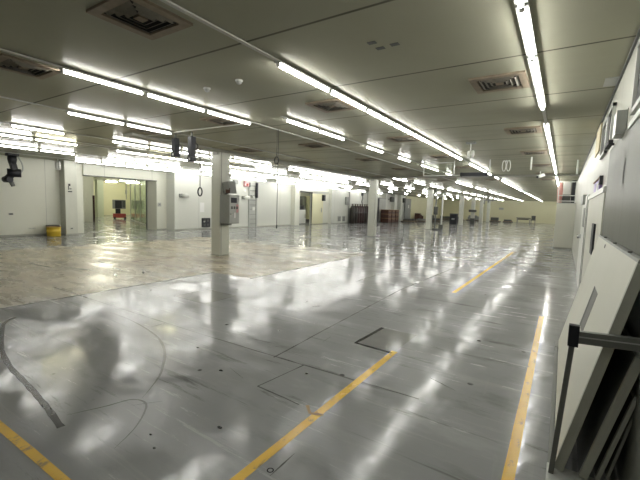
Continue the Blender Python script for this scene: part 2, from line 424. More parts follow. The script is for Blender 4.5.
# ------------------------------------------------------------------ floor markings (parts of the floor)
def fl(name, mb, m, label=None):
    o = mb.build(name, m, floor)
    if label: o['label'] = label
    return o
def line(y0, y1, x0, x1, w, label):
    n = max(2, int((y1-y0)/0.25)); pts = [(x0+(x1-x0)*i/n, y0+(y1-y0)*i/n) for i in range(n+1)]
    fl('yellow_line', MB().ribbon(pts, w, 0.0016, 0.04), MT['line'], label)
line(0.6, 3.86, -1.47, -1.46, 0.070, 'long yellow floor line left of the middle')
line(7.35, 16.4, -1.66, -1.55, 0.075, 'faded yellow floor line further down the hall')
line(1.2, 6.6, -0.155, -0.165, 0.066, 'yellow floor line nearest the leaning panels')
fl('yellow_line', MB().ribbon([(-3.5,0.87),(-3.14,0.875),(-2.7,0.885),(-2.27,0.89),(-1.9,0.9)], 0.055, 0.0016, 0.04), MT['line'], 'yellow floor line in the lower left corner')
sp = [(p.x,p.y) for p in smooth_path([(-5.95,1.86,0),(-5.69,1.65,0),(-4.75,1.36,0),(-4.2,1.26,0),(-3.85,1.23,0),(-3.34,1.18,0),(-2.82,1.11,0)])]
fl('tyre_mark', MB().ribbon(sp, 0.045, 0.0012, 0.12), MT['scuff'], 'thick dark curved tyre mark')
sp = [(p.x,p.y) for p in smooth_path([(-5.3,2.72,0),(-4.71,2.70,0),(-3.96,2.57,0),(-3.47,2.36,0),(-3.12,2.10,0),(-2.94,1.93,0),(-2.74,1.66,0)])]
fl('tyre_mark', MB().ribbon(sp, 0.028, 0.0012, 0.2, True), MT['crack'], 'fainter curved tyre mark')
sp = [(p.x,p.y) for p in smooth_path([(-2.95,1.20,0),(-2.85,1.42,0),(-2.78,1.60,0),(-2.62,1.62,0),(-2.42,1.42,0),(-2.3,1.2,0)])]
fl('tyre_mark', MB().ribbon(sp, 0.018, 0.0012, 0.2, True), MT['crack'])
def rib(name, pts, w, m, j=0.3, tp=False, z=0.001, lab=None):
    q = []
    for a, b in zip(pts, pts[1:]):
        n = max(2, int(math.hypot(b[0]-a[0], b[1]-a[1])/0.12))
        q += [(a[0]+(b[0]-a[0])*i/n, a[1]+(b[1]-a[1])*i/n) for i in range(n)]
    q.append(pts[-1]); fl(name, MB().ribbon(q, w, z, j, tp), m, lab)
rib('floor_joint', [(-7.5,2.90),(-4.59,2.91),(-3.55,2.92),(-2.23,2.95),(-0.9,3.0)], 0.015, MT['crack'], 0.5)
rib('floor_joint', [(-2.42,2.92),(-2.47,4.07),(-2.56,6.87),(-2.45,9.5),(-2.31,12.08)], 0.015, MT['crack'], 0.5)
rib('floor_joint', [(-6.55,YB+0.2),(-6.55,5.75)], 0.03, MT['scuff'], 0.4)
rib('floor_joint', [(-5.45,5.75),(-5.46,10.9)], 0.03, MT['scuff'], 0.6)
rib('floor_joint', [(-3.6,7.0),(-3.5,16.0)], 0.014, MT['crack'], 0.6)
fl('floor_patch', MB().poly([(-1.92,3.82),(-1.46,3.80),(-1.44,4.54),(-1.90,4.52)], 0.0002, 0.0008), MT['patch'], 'darker rectangular repair patch')
rib('black_mark', [(-1.90,4.54),(-1.93,3.82),(-1.47,3.795)], 0.045, MT['blackpaint'], 0.05, False, 0.0016, 'black painted corner mark beside the yellow line')
fl('floor_hatch', MB().poly([(-5.36,3.84),(-4.59,3.84),(-4.6,4.51),(-5.34,4.51)], 0.0002, 0.0010), MT['patch'], 'faint rectangular hatch outline in the grey floor')
rib('hatch_edge', [(-4.6,4.51),(-4.59,3.84),(-5.36,3.84),(-5.34,4.51),(-4.6,4.51)], 0.016, MT['crack'], 0.4, False, 0.0014)
rib('scratch', [(-2.06,2.95),(-2.13,2.36),(-1.66,2.33)], 0.015, MT['crack'], 0.5, False, 0.0014)
rib('scratch', [(-1.42,2.32),(-1.52,2.28),(-1.60,2.36)], 0.03, MT['wood'], 0.3, False, 0.0022)
# reddish scrape marks on the bare area
rib('red_scrape', [(-9.2,5.35),(-6.75,5.78)], 0.07, MT['redmark'], 0.6)
rib('red_scrape', [(-9.2,5.35),(-9.0,6.9),(-7.9,7.5)], 0.10, MT['redmark'], 0.7)
for k in range(7):
    a = (-8.4+0.13*k, 6.45+0.12*random.random()); rib('red_scrape', [a, (a[0]+0.5, a[1]+0.25)], 0.05, MT['redmark'], 0.8, True)
for (a, b) in (((-9.4,3.9),(-8.4,4.15)),((-8.7,4.6),(-8.1,4.5)),((-8.0,4.25),(-7.5,4.05)),((-9.9,4.75),(-9.0,4.9)),((-7.9,4.85),(-7.5,4.6)),((-10.6,3.6),(-9.6,3.7))):
    rib('dark_scrape', [a, b], 0.05, MT['scuff'], 0.7, True)
for i in range(34):
    x = random.uniform(-5.6,-0.5); y = random.uniform(1.3,7.5); a = random.uniform(-0.5,0.5)+(0 if random.random()<0.6 else 1.3); l = random.uniform(0.06,0.35)
    rib('scratch', [(x,y),(x+l*math.cos(a),y+l*math.sin(a))], random.uniform(0.004,0.009), MT['crack' if random.random()<0.7 else 'scuff'], 0.5, True)
for (x, y) in ((-3.25,2.62),(-2.62,2.38),(-1.93,2.82),(-1.93,1.75),(-2.25,1.42),(-2.1,1.35),(-2.9,3.6)):
    s = random.uniform(0.008,0.017)
    fl('dark_spot', MB().poly([(x+s*1.6*math.cos(t*PI/4+0.2)*random.uniform(.7,1.2), y+s*math.sin(t*PI/4+.2)*random.uniform(.7,1.2)) for t in range(8)], 0.0004, 0.0016), MT['blackpaint'])
fl('manhole_ring', MB().ribbon([(-1.36+0.018*math.cos(t*PI/8), 1.63+0.018*math.sin(t*PI/8)) for t in range(17)], 0.007, 0.0016), MT['blackpaint'])

# ------------------------------------------------------------------ ceiling details
for (x, y) in ((-1.60,3.24),(-1.58,3.385),(-1.43,3.37)):
    o = MB().box(x-0.04, x+0.04, y-0.028, y+0.028, H-0.004, H+0.02).build('ceiling_cutout', MT['dkgrey'], ceil)
MB().box(0.27, 0.395, 5.30, 5.62, H-0.008, H+0.01).build('cover_plate', MT['ltgrey'], ceil)['label'] = 'pale cover plate on the ceiling by the right wall'

# louvred ceiling vents
def make_vent():
    t = thing('ceiling_vent', 'x', 'vent', (0,0,H))
    s = 0.29
    f = MB()
    for a in ((-s,s,-s,-s+0.075),(-s,s,s-0.075,s),(-s,-s+0.075,-s+0.075,s-0.075),(s-0.075,s,-s+0.075,s-0.075)):
        f.box(a[0],a[1],a[2],a[3],-0.022,0.0)
    f.build('frame', MT['rust'], t)
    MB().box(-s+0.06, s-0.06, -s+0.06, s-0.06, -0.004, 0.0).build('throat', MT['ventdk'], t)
    for q in range(4):
        b = MB(); R = Matrix.Rotation(q*PI/2, 4, 'Z')
        for k, r in enumerate((0.075,0.125,0.175)):
            p = [(-r,-r-0.028,-0.006),(r,-r-0.028,-0.006),(r*0.98,-r+0.004,-0.026),(-r*0.98,-r+0.004,-0.026)]
            pts = [R @ Vector(v) for v in p]; n = [v+Vector((0,0,0.004)) for v in pts]
            b.hexa([*pts, *n])
        b.build('louvre', MT['blade'], t)
    MB().box(-0.04, 0.04, -0.04, 0.04, -0.024, -0.004).build('centre_plate', MT['rust'], t)
    return t
v0 = make_vent(); used = False
vrows = [(-0.75,'closest to the right wall'),(-3.05,'left of the second tube row'),(-5.42,'left of the bare rail'),(-7.72,'just short of the column row')]
for x, where in vrows:
    n = 0
    for k in range(0, 7):
        y = 1.88+3.04*k
        if abs(y-17.6) < 0.4: continue
        if not (inframe((x,y,H), 12)): continue
        n += 1
        lab = '%s rusty ceiling vent from the camera, in the line %s' % (ordw(n), where)
        if not used: v0.location = (x,y,H); v0['label'] = lab; v0['group'] = 'square ceiling vents'; used = True
        else: dup(v0, (x,y,H), lab, 'square ceiling vents')

# smoke detectors
for i, (x, y, lab) in enumerate(((-3.48,3.42,'round white smoke detector on the ceiling, the one nearer the middle'),(-4.10,3.45,'round white smoke detector on the ceiling, the one further left'))):
    t = thing('smoke_detector', lab, 'smoke detector', (x,y,H), 0, 'ceiling smoke detectors')
    MB().lathe((0,0,0), [(0,0),(0.045,0),(0.047,-0.012),(0.036,-0.02)]).build('base', MT['white'], t)
    MB().lathe((0,0,0), [(0.034,-0.02),(0.032,-0.038),(0.018,-0.05),(0,-0.052)]).build('sensor_head', MT['ltgrey'], t)

# ------------------------------------------------------------------ tube lights
P = 1.046; Y0 = 2.084; TL = 1.003
def make_tube(m):
    t = thing('hanging_tube_light', 'x', 'light', (0,0,0))
    MB().box(-0.042,0.042,0.0,TL,3.062,3.079).build('batten', MT['batten'], t)
    MB().cyl((0,0.018,3.043),(0,TL-0.018,3.043),0.0172,n=12,caps=False).build('tube', m, t)
    for y in (0.0, TL-0.02): MB().box(-0.017,0.017,y,y+0.02,3.026,3.064).build('lamp_holder', MT['holder'], t)
    return t
protos = {}
def tube_at(x, y, warm, lab):
    key = 'w' if warm else 'c'
    if key not in protos:
        t = make_tube(MT['tube_warm' if warm else 'tube_cool']); protos[key] = t
        t.location = (x,y,0); t['label'] = lab; t['group'] = 'ceiling tube lights'; return t
    return dup(protos[key], (x,y,0), lab, 'ceiling tube lights')
R = range
rows = [   # x, slots, warm slots, words; extra far slots added to brighten the far end
    (-0.367, [k for k in R(-2,60) if k not in (4,24,25,27,29,32,33,38,39,45,46)], (), 'row nearest the right wall'),
    (-2.625, [k for k in R(1,59) if k not in (9,16,27,28,31,32,37,39,43,47,51)], (), 'row second from the right wall'),
    (-4.17, [3,4,6,8,10,11,13], (), 'broken row left of the second row'),
    (-4.975, [0,1,2]+[k for k in R(17,59) if k%5 != 2], (), 'row ending in the bare rail'),
    (-7.32, [1,2,15,16,18,19,21,22,23,25,26,27,28,30,31,33,34,36,37,39,40,43,44,46,47,49,50,52,53,55,56], (), 'row just right of the columns'),
    (-9.82, [1,3,4,5,6,7,8,10,11,12,13,14,15,16,19,20,23,24,27,28,31,34,35,38,40,42,44,46,48,50,52,54], (), 'row just left of the columns'),
    (-11.55, [1,2,4,5,6,7,8,9,10,11,13,14,15,16,17,19,20,21,24,25,28,32,33,36,39,42,45,48,51,54], (2,5,8), 'second row left of the columns'),
    (-14.1, [1,2,3,5,6,7,9,10,11,12,13,14,15,16,17,18,19,20,21,22,26,27,30,34,38,41,45,49,53], (), 'third row left of the columns'),
    (-16.55, [5,6,7,8,9,10,11,13,14,15,17,18,19,20,21,22,23,24,26,28,29,32,33], (), 'row nearest the left wall'),
]
for x, slots, warm, words in rows:
    n = 0
    for k in sorted(slots):
        y = Y0+P*k
        if y > YF-1.5 or abs(y+0.48-17.6) < 0.6 and x > -8.8: continue
        vis = any(inframe((x,y+TL*q,3.04), 2) for q in (0,0.5,1))
        if not vis:
            if x == -0.367 and k < 0: tube_at(x, y, False, 'added unseen tube light continuing the row nearest the right wall, behind the viewpoint')  # unseen tubes added to light the near floor and panels
            continue
        n += 1
        tube_at(x, y, k in warm, '%s tube light from the camera in the %s' % (ordw(n), words))
def rail(x, y0, y1, label):
    t = thing('lighting_rail', label, 'lighting rail', (x,y0,0), 0, 'ceiling lighting rails')
    MB().box(-0.021,0.021,0,y1-y0,3.078,3.092).build('channel', MT['rail'], t)
    y = 0.1
    while y < min(y1-y0, 22):
        MB().box(-0.012,0.012,y,y+0.024,3.092,H).build('hanger', MT['rail'], t); y += 2.28
for x, y0, y1, w in ((-0.367,-0.5,17.5,'nearest the right wall'),(-2.625,0.2,17.5,'holding the tube row second from the right wall'),
                     (-4.17,5.1,17.5,'holding the broken row in mid ceiling'),(-4.975,-0.5,17.5,'running bare past its three near lights'),
                     (-7.32,-0.5,17.4,'just right of the columns'),(-9.82,2.2,58,'just left of the columns'),(-11.55,1.5,58,'second left of the columns'),
                     (-14.1,1.5,58,'third left of the columns'),(-16.55,4,45,'nearest the left wall')):
    rail(x, y0, y1, 'long pale lighting rail, '+w)
for x, w in ((-0.367,'nearest the right wall'),(-2.625,'second from the right wall'),(-4.975,'third from the right wall'),(-7.32,'in line with the far columns')):
    rail(x, 17.7, 58, 'lighting rail beyond the cross beam, '+w)
# lights in the rooms beyond
pr_ = None
AX = [(-27.1,12.3,'tube light in the room beyond the opening, above its left wall end'),(-27.1,13.4,'second tube light in the room beyond the opening, right of the wall end'),
      (-30.0,16.5,'tube light above the glass partition beyond the opening, the left one'),(-30.0,17.6,'tube light above the glass partition beyond the opening, the right one'),
      (-33.5,17.2,'added tube light near the back wall of the room beyond the opening'),(-24.0,9.0,'added unseen tube light just inside the wide opening, near its left jamb'),(-24.0,11.2,'added unseen tube light just inside the wide opening, mid way'),  # tubes from this line on are added to brighten the side room
      (-32.0,12.5,'added unseen tube light behind the inner wall end beyond the opening'),(-33.5,19.0,'added tube light at the back corner of the room beyond the opening')]
for i, (x, y, lab) in enumerate(AX):
    if pr_ is None: pr_ = make_tube(MT['room_tube']); pr_.location = (x,y,0.0); pr_['label'] = lab; pr_['group'] = 'lights in the side room'
    else: dup(pr_, (x,y,0.0), lab, 'lights in the side room')
t = dup(pr_, (-20.2,26.7,0.0), 'tube light inside the lit doorway', 'lights in the store room'); t = dup(pr_, (-21.6,29.6,0.0), 'tube light deeper behind the lit doorway', 'lights in the store room')

# ------------------------------------------------------------------ conduits, cords, hanging gear
tag(MB().cyl((-8.4,5.24,3.084),(-5.02,5.24,3.084),0.016).build('conduit', MT['rail']), 'thin pale conduit crossing the ceiling above the black hanging units', 'conduit')
tag(MB().cyl((-11.2,5.0,3.086),(-11.2,12,3.086),0.014).build('conduit', MT['rail']), 'thin pale conduit along the ceiling left of the columns', 'conduit')
def cord(name, x, y, ztop, loop_z, zend, lab, r=0.009, lr=0.09):
    t = thing(name, lab, 'cord', (x,y,0))
    MB().tube([(0,0,ztop),(0.004,0,(ztop+loop_z)/2),(0,0,loop_z+lr)], r).build('cable', MT['rubber'], t)
    pts = [(lr*0.75*math.sin(a), 0, loop_z+lr*math.cos(a)) for a in [2*PI*k/20 for k in range(21)]]
    MB().tube(pts, r*1.8).build('coil', MT['rubber'], t)
    if zend: MB().tube([(0.02,0.02,ztop),(0.02,0.02,zend)], r*0.9).build('drop_cable', MT['rubber'], t); MB().cyl((0.02,0.02,zend-0.07),(0.02,0.02,zend),0.016).build('plug', MT['black'], t)
    return t
cord('cable_drop', -8.6, 7.0, 3.09, 1.86, None, 'black cord hanging left of the nearest column and ending in a coil', 0.010, 0.115)
cord('cable_drop', -4.96, 5.94, 3.085, 2.47, 1.16, 'long black cord hanging from the bare rail down almost to the floor line', 0.006, 0.07)
# two black hanging units near the conduit
for i, (x, y, z0, lab) in enumerate(((-7.50,5.42,2.58,'smaller black box unit hanging from the ceiling, the left one'),(-6.96,5.44,2.46,'longer black box unit hanging from the ceiling nearer the column'))):
    t = thing('hanging_projector', lab, 'hanging unit', (x,y,0), 0, 'black hanging units')
    MB().box(-0.015,0.015,-0.015,0.015,2.98,H).build('mount', MT['steel'], t)
    MB().box(-0.066,0.066,-0.06,0.06,z0+0.10,3.0,0.012).build('body', MT['black'], t)
    MB().box(-0.075,0.075,-0.07,0.07,z0,z0+0.09,0.01).build('head', MT['black'], t)
    MB().cyl((0.02,-0.075,z0+0.045),(0.02,-0.09,z0+0.045),0.026).build('lens', MT['ltgrey'], t)
    MB().tube(smooth_path([(0.08,0,2.86),(0.17,0.0,2.83),(0.20,0,2.76),(0.10,0,2.70)]),0.010).build('cable', MT['rubber'], t)
# robot-like arm on the far left
t = thing('hanging_robot_arm', 'black jointed robot arm hanging upside down near the far left wall', 'robot', (-16.8,5.36,0))
MB().box(-0.16,0.16,-0.16,0.16,3.0,H,0.01).build('mounting_plate', MT['black'], t)
MB().lathe((0,0,0), [(0.0,3.0),(0.13,3.0),(0.14,2.88),(0.11,2.72),(0,2.72)]).build('shoulder', MT['black'], t)
MB().bar((0,0.0,2.78),(0.05,0.06,2.40),0.20,0.18,(0,1,0),0.03).build('upper_arm', MT['black'], t)
MB().cyl((-0.02,-0.16,2.40),(0.10,0.22,2.40),0.15,n=18).build('elbow', MT['black'], t)
MB().bar((0.05,0.02,2.42),(-0.08,-0.16,2.16),0.19,0.17,(0,1,0),0.03).build('forearm', MT['black'], t)
MB().cyl((-0.2,-0.18,2.16),(0.06,-0.10,2.16),0.11,n=18).build('wrist', MT['black'], t)
MB().cyl((-0.04,-0.06,2.12),(0.0,0.0,1.92),0.075,0.06,n=14).build('tool_flange', MT['steel'], t)
MB().tube(smooth_path([(0.15,0.12,2.98),(0.26,0.2,2.75),(0.22,0.22,2.5),(0.12,0.1,2.3)]),0.022).build('cable_bundle', MT['ltgrey'], t)
t = thing('hanging_light_unit', 'small white cylindrical unit hanging beside the left pier', 'hanging unit', (-17.2,6.98,0))
MB().cyl((0,0,2.98),(0,0,H),0.018).build('stem', MT['white'], t)
MB().lathe((0,0,0), [(0,2.99),(0.08,2.98),(0.10,2.92),(0.10,2.74),(0.075,2.68),(0,2.68)]).build('housing', MT['white'], t)
MB().box(0.08,0.14,-0.03,0.03,2.72,3.0,0.01).build('bracket', MT['ltgrey'], t)
# hanging frame with clear sheet and black bar, mid hall
t = thing('hanging_sign_frame', 'suspended frame with a clear sheet hanging in mid hall', 'hanging frame', (0,12.15,0))
for x in (-3.93,-2.98,-1.95): MB().box(x-0.012,x+0.012,-0.012,0.012,2.66,H).build('hanger_rod', MT['white'], t)
MB().box(-3.94,-1.94,-0.012,0.012,2.64,2.665).build('cross_bar', MT['white'], t)
MB().box(-3.92,-2.98,-0.012,0.012,3.04,3.062).build('top_bar', MT['white'], t)
MB().box(-3.918,-2.992,-0.003,0.003,2.665,3.04).build('clear_sheet', MT['clear'], t)
t = thing('black_light_bar', 'long black bar fixed under the suspended frame in mid hall', 'bar', (0,12.06,0))
MB().box(-2.76,-1.97,-0.05,0.05,2.615,2.72,0.012).build('housing', MT['black'], t)
for x in (-2.72,-2.01): MB().box(x-0.012,x+0.012,0.0,0.075,2.60,2.73).build('clamp', MT['black'], t)
# small drop fittings
t = thing('drop_lamp', 'small double fitting hanging from the ceiling between vent and tube row', 'hanging fitting', (-1.85,8.9,0))
MB().box(-0.10,0.10,-0.05,0.05,3.06,H,0.006).build('ceiling_plate', MT['grey'], t)
MB().cyl((0,0,2.90),(0,0,3.07),0.014).build('stem', MT['white'], t)
for x in (-0.03,0.05): MB().lathe((x,0,0), [(0,2.92),(0.03,2.90),(0.036,2.82),(0.02,2.76),(0,2.755)],14).build('bulb', MT['white'], t)
t = thing('drop_hooks', 'pair of pale hanging loops near the middle of the far ceiling', 'hook', (-1.55,12.4,0))
for x in (-0.05,0.07): MB().tube([(x+0.05*math.sin(a), 0, 2.93+0.13*math.cos(a)*1.2) for a in [2*PI*k/16 for k in range(17)]],0.012).build('loop', MT['white'], t)
MB().cyl((0.01,0,3.05),(0.01,0,H),0.02).build('ceiling_boss', MT['white'], t)
for x, y, z, lab in ((-0.86,11.9,2.75,'thin white rod hanging from the ceiling beside the right tube row'),(0.22,12.9,2.70,'thin white rod hanging from the ceiling close to the right wall')):
    tag(MB().cyl((x,y,z),(x,y,H),0.022).build('ceiling_rod', MT['white']), lab, 'rod', 'hanging white rods')
t = thing('wall_camera', 'small white camera under the ceiling left of the last right-row lights', 'camera', (-0.85,16.2,0))
MB().cyl((0,0,2.98),(0,0,H),0.02).build('mount', MT['white'], t); MB().bar((-0.06,-0.06,2.90),(0.10,0.10,2.99),0.12,0.11,(0,0,1),0.015).build('body', MT['white'], t); MB().cyl((-0.07,-0.07,2.895),(-0.09,-0.09,2.885),0.04).build('lens', MT['black'], t)

# ------------------------------------------------------------------ columns
def make_column():
    t = thing('column', 'x', 'column', (0,0,0))
    MB().box(-0.185,0.185,-0.185,0.185,0.02,H-0.06,0.012).build('shaft', MT['column'], t)
    MB().box(-0.195,0.195,-0.195,0.195,0.0,0.03,0.005).build('base_plate', MT['column_dk'], t)
    MB().box(0.183,0.197,-0.150,-0.128,0.03,H-0.06).build('edge_strip', MT['column_dk'], t)
    MB().box(-0.10,0.10,-0.21,-0.18,H-0.14,H-0.05,0.006).build('top_bracket', MT['column_dk'], t)
    return t
c0 = make_column()
cols = [(-8.635,7.78,'square cream column carrying the grey electrical cabinet, nearest of its row'),
        (-8.635,18.45,'second square cream column of the row, standing free in mid hall'),
        (-8.635,28.6,'third cream column of the row, flanked by a pipe with a box'),
        (-8.635,39.2,'fourth cream column of the row, beside the black bin'),
        (-8.635,44.9,'thin-looking far column carrying a small dark bracket'),
        (-8.635,50.0,'pale yellow far column second from the far end of the row'),
        (-8.635,55.2,'last pale yellow column of the row by the end wall')]
for i, (x, y, lab) in enumerate(cols):
    if i == 0: c0.location = (x,y,0); c0['label'] = lab; c0['group'] = 'hall columns'
    else: dup(c0, (x,y,0), lab, 'hall columns')
# electrical cabinet on the first column
t = thing('electrical_cabinet', 'grey electrical cabinet with dark window and red switches on the nearest column', 'cabinet', (-8.45,7.78,0))
MB().box(0.0,0.40,-0.20,0.20,0.98,1.80,0.010).build('body', MT['grey'], t)
MB().box(0.40,0.412,-0.185,0.185,1.0,1.78,0.004).build('door', MT['ltgrey'], t)
MB().box(0.412,0.418,-0.15,0.08,1.58,1.73).build('display_window', MT['black'], t)
for k in range(3): MB().box(0.412,0.424,-0.14+0.10*k,-0.08+0.10*k,1.40,1.48,0.004).build('switch', MT['dkgrey'], t)
MB().box(0.412,0.417,0.06,0.15,1.30,1.54).build('warning_tag', MT['pinktape'], t)
MB().box(0.412,0.416,-0.02,0.04,1.14,1.30).build('paper_tag', MT['paper'], t)
MB().cyl((0.412,-0.15,1.25),(0.432,-0.15,1.25),0.02).build('latch', MT['chrome'], t)
MB().box(-0.0,0.12,-0.17,0.17,0.91,0.97,0.006).build('bottom_bracket', MT['steel'], t)
t = thing('control_pendant', 'small grey tilted control box above the electrical cabinet', 'control box', (-8.45,7.80,0))
MB().hexa([(0.04,-0.13,1.87),(0.34,-0.13,1.85),(0.34,0.13,1.85),(0.04,0.13,1.87),(0.0,-0.15,2.16),(0.26,-0.15,2.20),(0.26,0.15,2.20),(0.0,0.15,2.16)],0.012).build('body', MT['grey'], t)
MB().box(0.16,0.33,-0.136,-0.12,1.86,2.0).build('dark_face', MT['brown'], t)
MB().cyl((0.02,0,1.835),(0.10,0,1.88),0.03).build('bracket', MT['steel'], t)
# gear on the third and fifth columns
t = thing('pipe_with_box', 'vertical grey pipe and small box standing beside the third column', 'pipe', (-8.12,28.45,0))
MB().cyl((0,0,0),(0,0,H),0.055).build('pipe', MT['grey'], t); MB().box(-0.13,0.13,-0.10,0.10,1.15,1.75,0.01).build('box', MT['dkgrey'], t)
MB().cyl((0.45,0.1,0),(0.45,0.1,2.7),0.06).build('pipe', MT['white'], t); MB().box(-0.1,0.55,-0.05,0.15,2.5,2.58).build('cross_pipe', MT['ltgrey'], t)
MB().box(-0.16,0.55,-0.14,0.16,0,0.10,0.01).build('foot_plate', MT['dkgrey'], t); MB().box(0.30,0.58,-0.1,0.1,0.1,0.42,0.01).build('valve_box', MT['dkgrey'], t)
t = thing('column_bracket', 'small dark bracket box sticking out from the far thin column', 'bracket', (-8.45,44.7,0))
MB().box(-0.55,0.25,-0.25,-0.05,1.35,1.62,0.02).build('body', MT['dkgrey'], t); MB().box(-0.35,0.1,-0.22,-0.03,0.0,0.65,0.02).build('lower_box', MT['dkgrey'], t)

# ------------------------------------------------------------------ left pier and its signs
p1 = thing('column', 'wide white pier at the left edge of the wide opening, carrying small black marks', 'column', (-17.72,7.55,0))
MB().box(-0.23,0.24,-0.23,0.23,0,H,0.01).build('shaft', MT['column'], p1)
MB().box(-0.23,0.25,-0.24,0.24,0,0.05).build('base_plate', MT['column_dk'], p1)
t = thing('pier_sign', 'small black mark sign on the left pier', 'sign', (-17.478,7.51,0))
MB().box(0,0.004,-0.06,0.02,2.06,2.15).build('upper_mark', MT['black'], t)
MB().box(0,0.004,-0.075,-0.035,1.90,2.06).build('side_mark', MT['dkgrey'], t); MB().box(0,0.004,-0.02,0.06,1.92,1.96).build('middle_mark', MT['dkgrey'], t)
MB().box(0,0.004,-0.08,0.08,1.80,1.845).build('lower_mark', MT['black'], t)
t = thing('wall_socket', 'small dark socket low on the left pier', 'socket', (-17.48,7.53,0.27))
MB().box(0,0.02,-0.055,0.055,-0.035,0.035,0.004).build('plate', MT['ltgrey'], t); MB().box(0.02,0.026,-0.035,0.035,-0.02,0.02).build('outlet', MT['dkgrey'], t)
t = thing('wall_socket', 'small dark socket on the far left wall below the robot arm', 'socket', (-17.95,5.61,0.87))
MB().box(0,0.02,-0.07,0.07,-0.035,0.035,0.004).build('plate', MT['grey'], t); MB().box(0.02,0.026,-0.05,0.05,-0.02,0.02).build('outlet', MT['black'], t)
t = thing('wall_outlet_strip', 'faint pale outlet strip low on the far left wall beside the yellow tub', 'socket', (-17.95,6.3,0.29))
MB().box(0,0.012,-0.14,0.10,-0.025,0.025,0.003).build('plate', MT['column'], t)
for k in range(2): MB().box(0.012,0.016,-0.11+0.1*k,-0.05+0.1*k,-0.015,0.015).build('outlet', MT['ltgrey'], t)
# yellow tub
t = thing('yellow_tub', 'round yellow tub on the floor at the foot of the left pier', 'tub', (-17.22,6.76,0))
MB().lathe((0,0,0), [(0,0.0),(0.22,0.0),(0.235,0.02),(0.235,0.17),(0.247,0.18),(0.247,0.22),(0.235,0.23),(0.24,0.33),(0.25,0.34),(0.25,0.37),(0.225,0.37),(0.215,0.10),(0,0.10)],28).build('body', MT['yellow'], t)
MB().lathe((0,0,0), [(0.225,0.372),(0.255,0.372),(0.255,0.392),(0.225,0.392),(0.225,0.372)],28).build('rim', MT['wood'], t)
t = thing('black_tub', 'black tub against the wall behind the yellow tub', 'tub', (-17.70,6.92,0))
MB().lathe((0,0,0), [(0,0.0),(0.21,0.0),(0.225,0.02),(0.235,0.40),(0.215,0.40),(0.20,0.10),(0,0.10)],24).build('body', MT['black'], t)
MB().lathe((0,0,0), [(0.215,0.40),(0.243,0.40),(0.243,0.42),(0.215,0.42),(0.215,0.40)],24).build('rim', MT['dkgrey'], t)
# switch on the short wall right of the opening
t = thing('wall_switch', 'small switch box on the short wall right of the wide opening', 'switch', (-18.0,11.98,1.35))
MB().box(0,0.05,-0.07,0.10,-0.10,0.10,0.006).build('plate', MT['ltgrey'], t); MB().box(0.05,0.062,-0.03,0.05,-0.04,0.04).build('rocker', MT['grey'], t)

# red cart inside the side room
t = thing('red_cart', 'low red cart standing in the room beyond the wide opening', 'cart', (-29.4,16.15,0), math.radians(62))
MB().box(-0.48,0.42,-0.36,0.36,0.10,0.42,0.02).build('deck', MT['red'], t)
for sx in (-1,1):
    for sy in (-1,1): MB().cyl((sx*0.36,sy*0.36,0.09),(sx*0.36,sy*0.30,0.09),0.09).build('wheel', MT['rubber'], t)
MB().box(-0.30,0.05,-0.12,0.12,0.42,0.80,0.02).build('stand', MT['black'], t)
t = thing('cart_screen', 'dark grey screen box on the stand of the red cart', 'screen', (-29.4,16.15,0), math.radians(62))
MB().box(-0.50,0.42,-0.16,0.16,0.80,1.50,0.02).build('body', MT['grey'], t)
MB().box(-0.32,0.15,-0.19,-0.16,0.84,1.45).build('panel', MT['black'], t)
MB().box(0.18,0.40,-0.18,-0.16,0.9,1.45).build('side_panel', MT['dkgrey'], t)
# hanging cable pole in the side room
t = thing('hanging_pole', 'thin pole hanging from the ceiling of the room beyond the opening', 'pole', (-28.0,15.9,0))
MB().cyl((0,0,1.55),(0,0,3.1),0.03).build('pole', MT['ltgrey'], t); MB().box(-0.05,0.05,-0.05,0.05,1.95,2.25,0.02).build('box', MT['ltgrey'], t); MB().box(-0.4,0.4,-0.3,0.3,2.98,3.1,0.02).build('ceiling_box', MT['grey'], t)

# ------------------------------------------------------------------ fittings on the white left wall
def em_light(y, z, lab):
    t = thing('emergency_light', lab, 'wall light', (-17.30,y,z), 0, 'emergency lights')
    MB().box(0,0.10,-0.16,0.02,-0.10,0.09,0.008).build('housing', MT['grey'], t)
    MB().lathe((0.215,0.13,-0.0), [(0,0.13),(0.15,0.10),(0.21,0.0),(0.15,-0.10),(0,-0.13)],16).build('lamp_head', MT['white'], t)
    MB().box(0.09,0.20,-0.02,0.10,-0.02,0.02).build('arm', MT['ltgrey'], t)
em_light(12.85, 1.87, 'grey and white emergency light on the wall left of the nearest column')
em_light(17.50, 1.92, 'grey and white emergency light beside the vertical cable tray')
tag(MB().box(-17.302,-17.296,14.08,14.38,0.98,1.52).build('notice_sheet', MT['paper']), 'blank white notice sheet on the wall above the black box', 'notice')
t = thing('wall_outlet_box', 'black outlet box low on the wall left of the nearest column', 'box', (-17.30,14.46,0))
MB().box(0,0.10,-0.27,0.28,0.12,0.64,0.01).build('body', MT['black'], t)
for k in range(2):
    for j in range(2): MB().box(0.10,0.106,-0.2+0.24*k,-0.06+0.24*k,0.18+0.24*j,0.32+0.24*j).build('socket', MT['dkgrey'], t)
MB().box(0.10,0.11,-0.21,-0.10,0.40,0.47).build('label_plate', MT['ltgrey'], t)
t = thing('cable_tray', 'grey vertical ladder cable tray on the left wall behind the nearest column', 'cable tray', (-17.30,18.3,0))
for y in (-0.33,0.33): MB().box(0,0.10,y-0.03,y+0.03,0.02,2.95).build('side_rail', MT['ltgrey'], t)
MB().box(0.0,0.03,-0.30,0.30,0.02,1.85).build('back_sheet', MT['ltgrey'], t)
for k in range(9): MB().box(0.02,0.07,-0.30,0.30,0.2+0.31*k,0.24+0.31*k).build('rung', MT['grey'], t)
MB().box(0.03,0.10,-0.06,0.18,1.1,1.32,0.01).build('white_box', MT['white'], t)
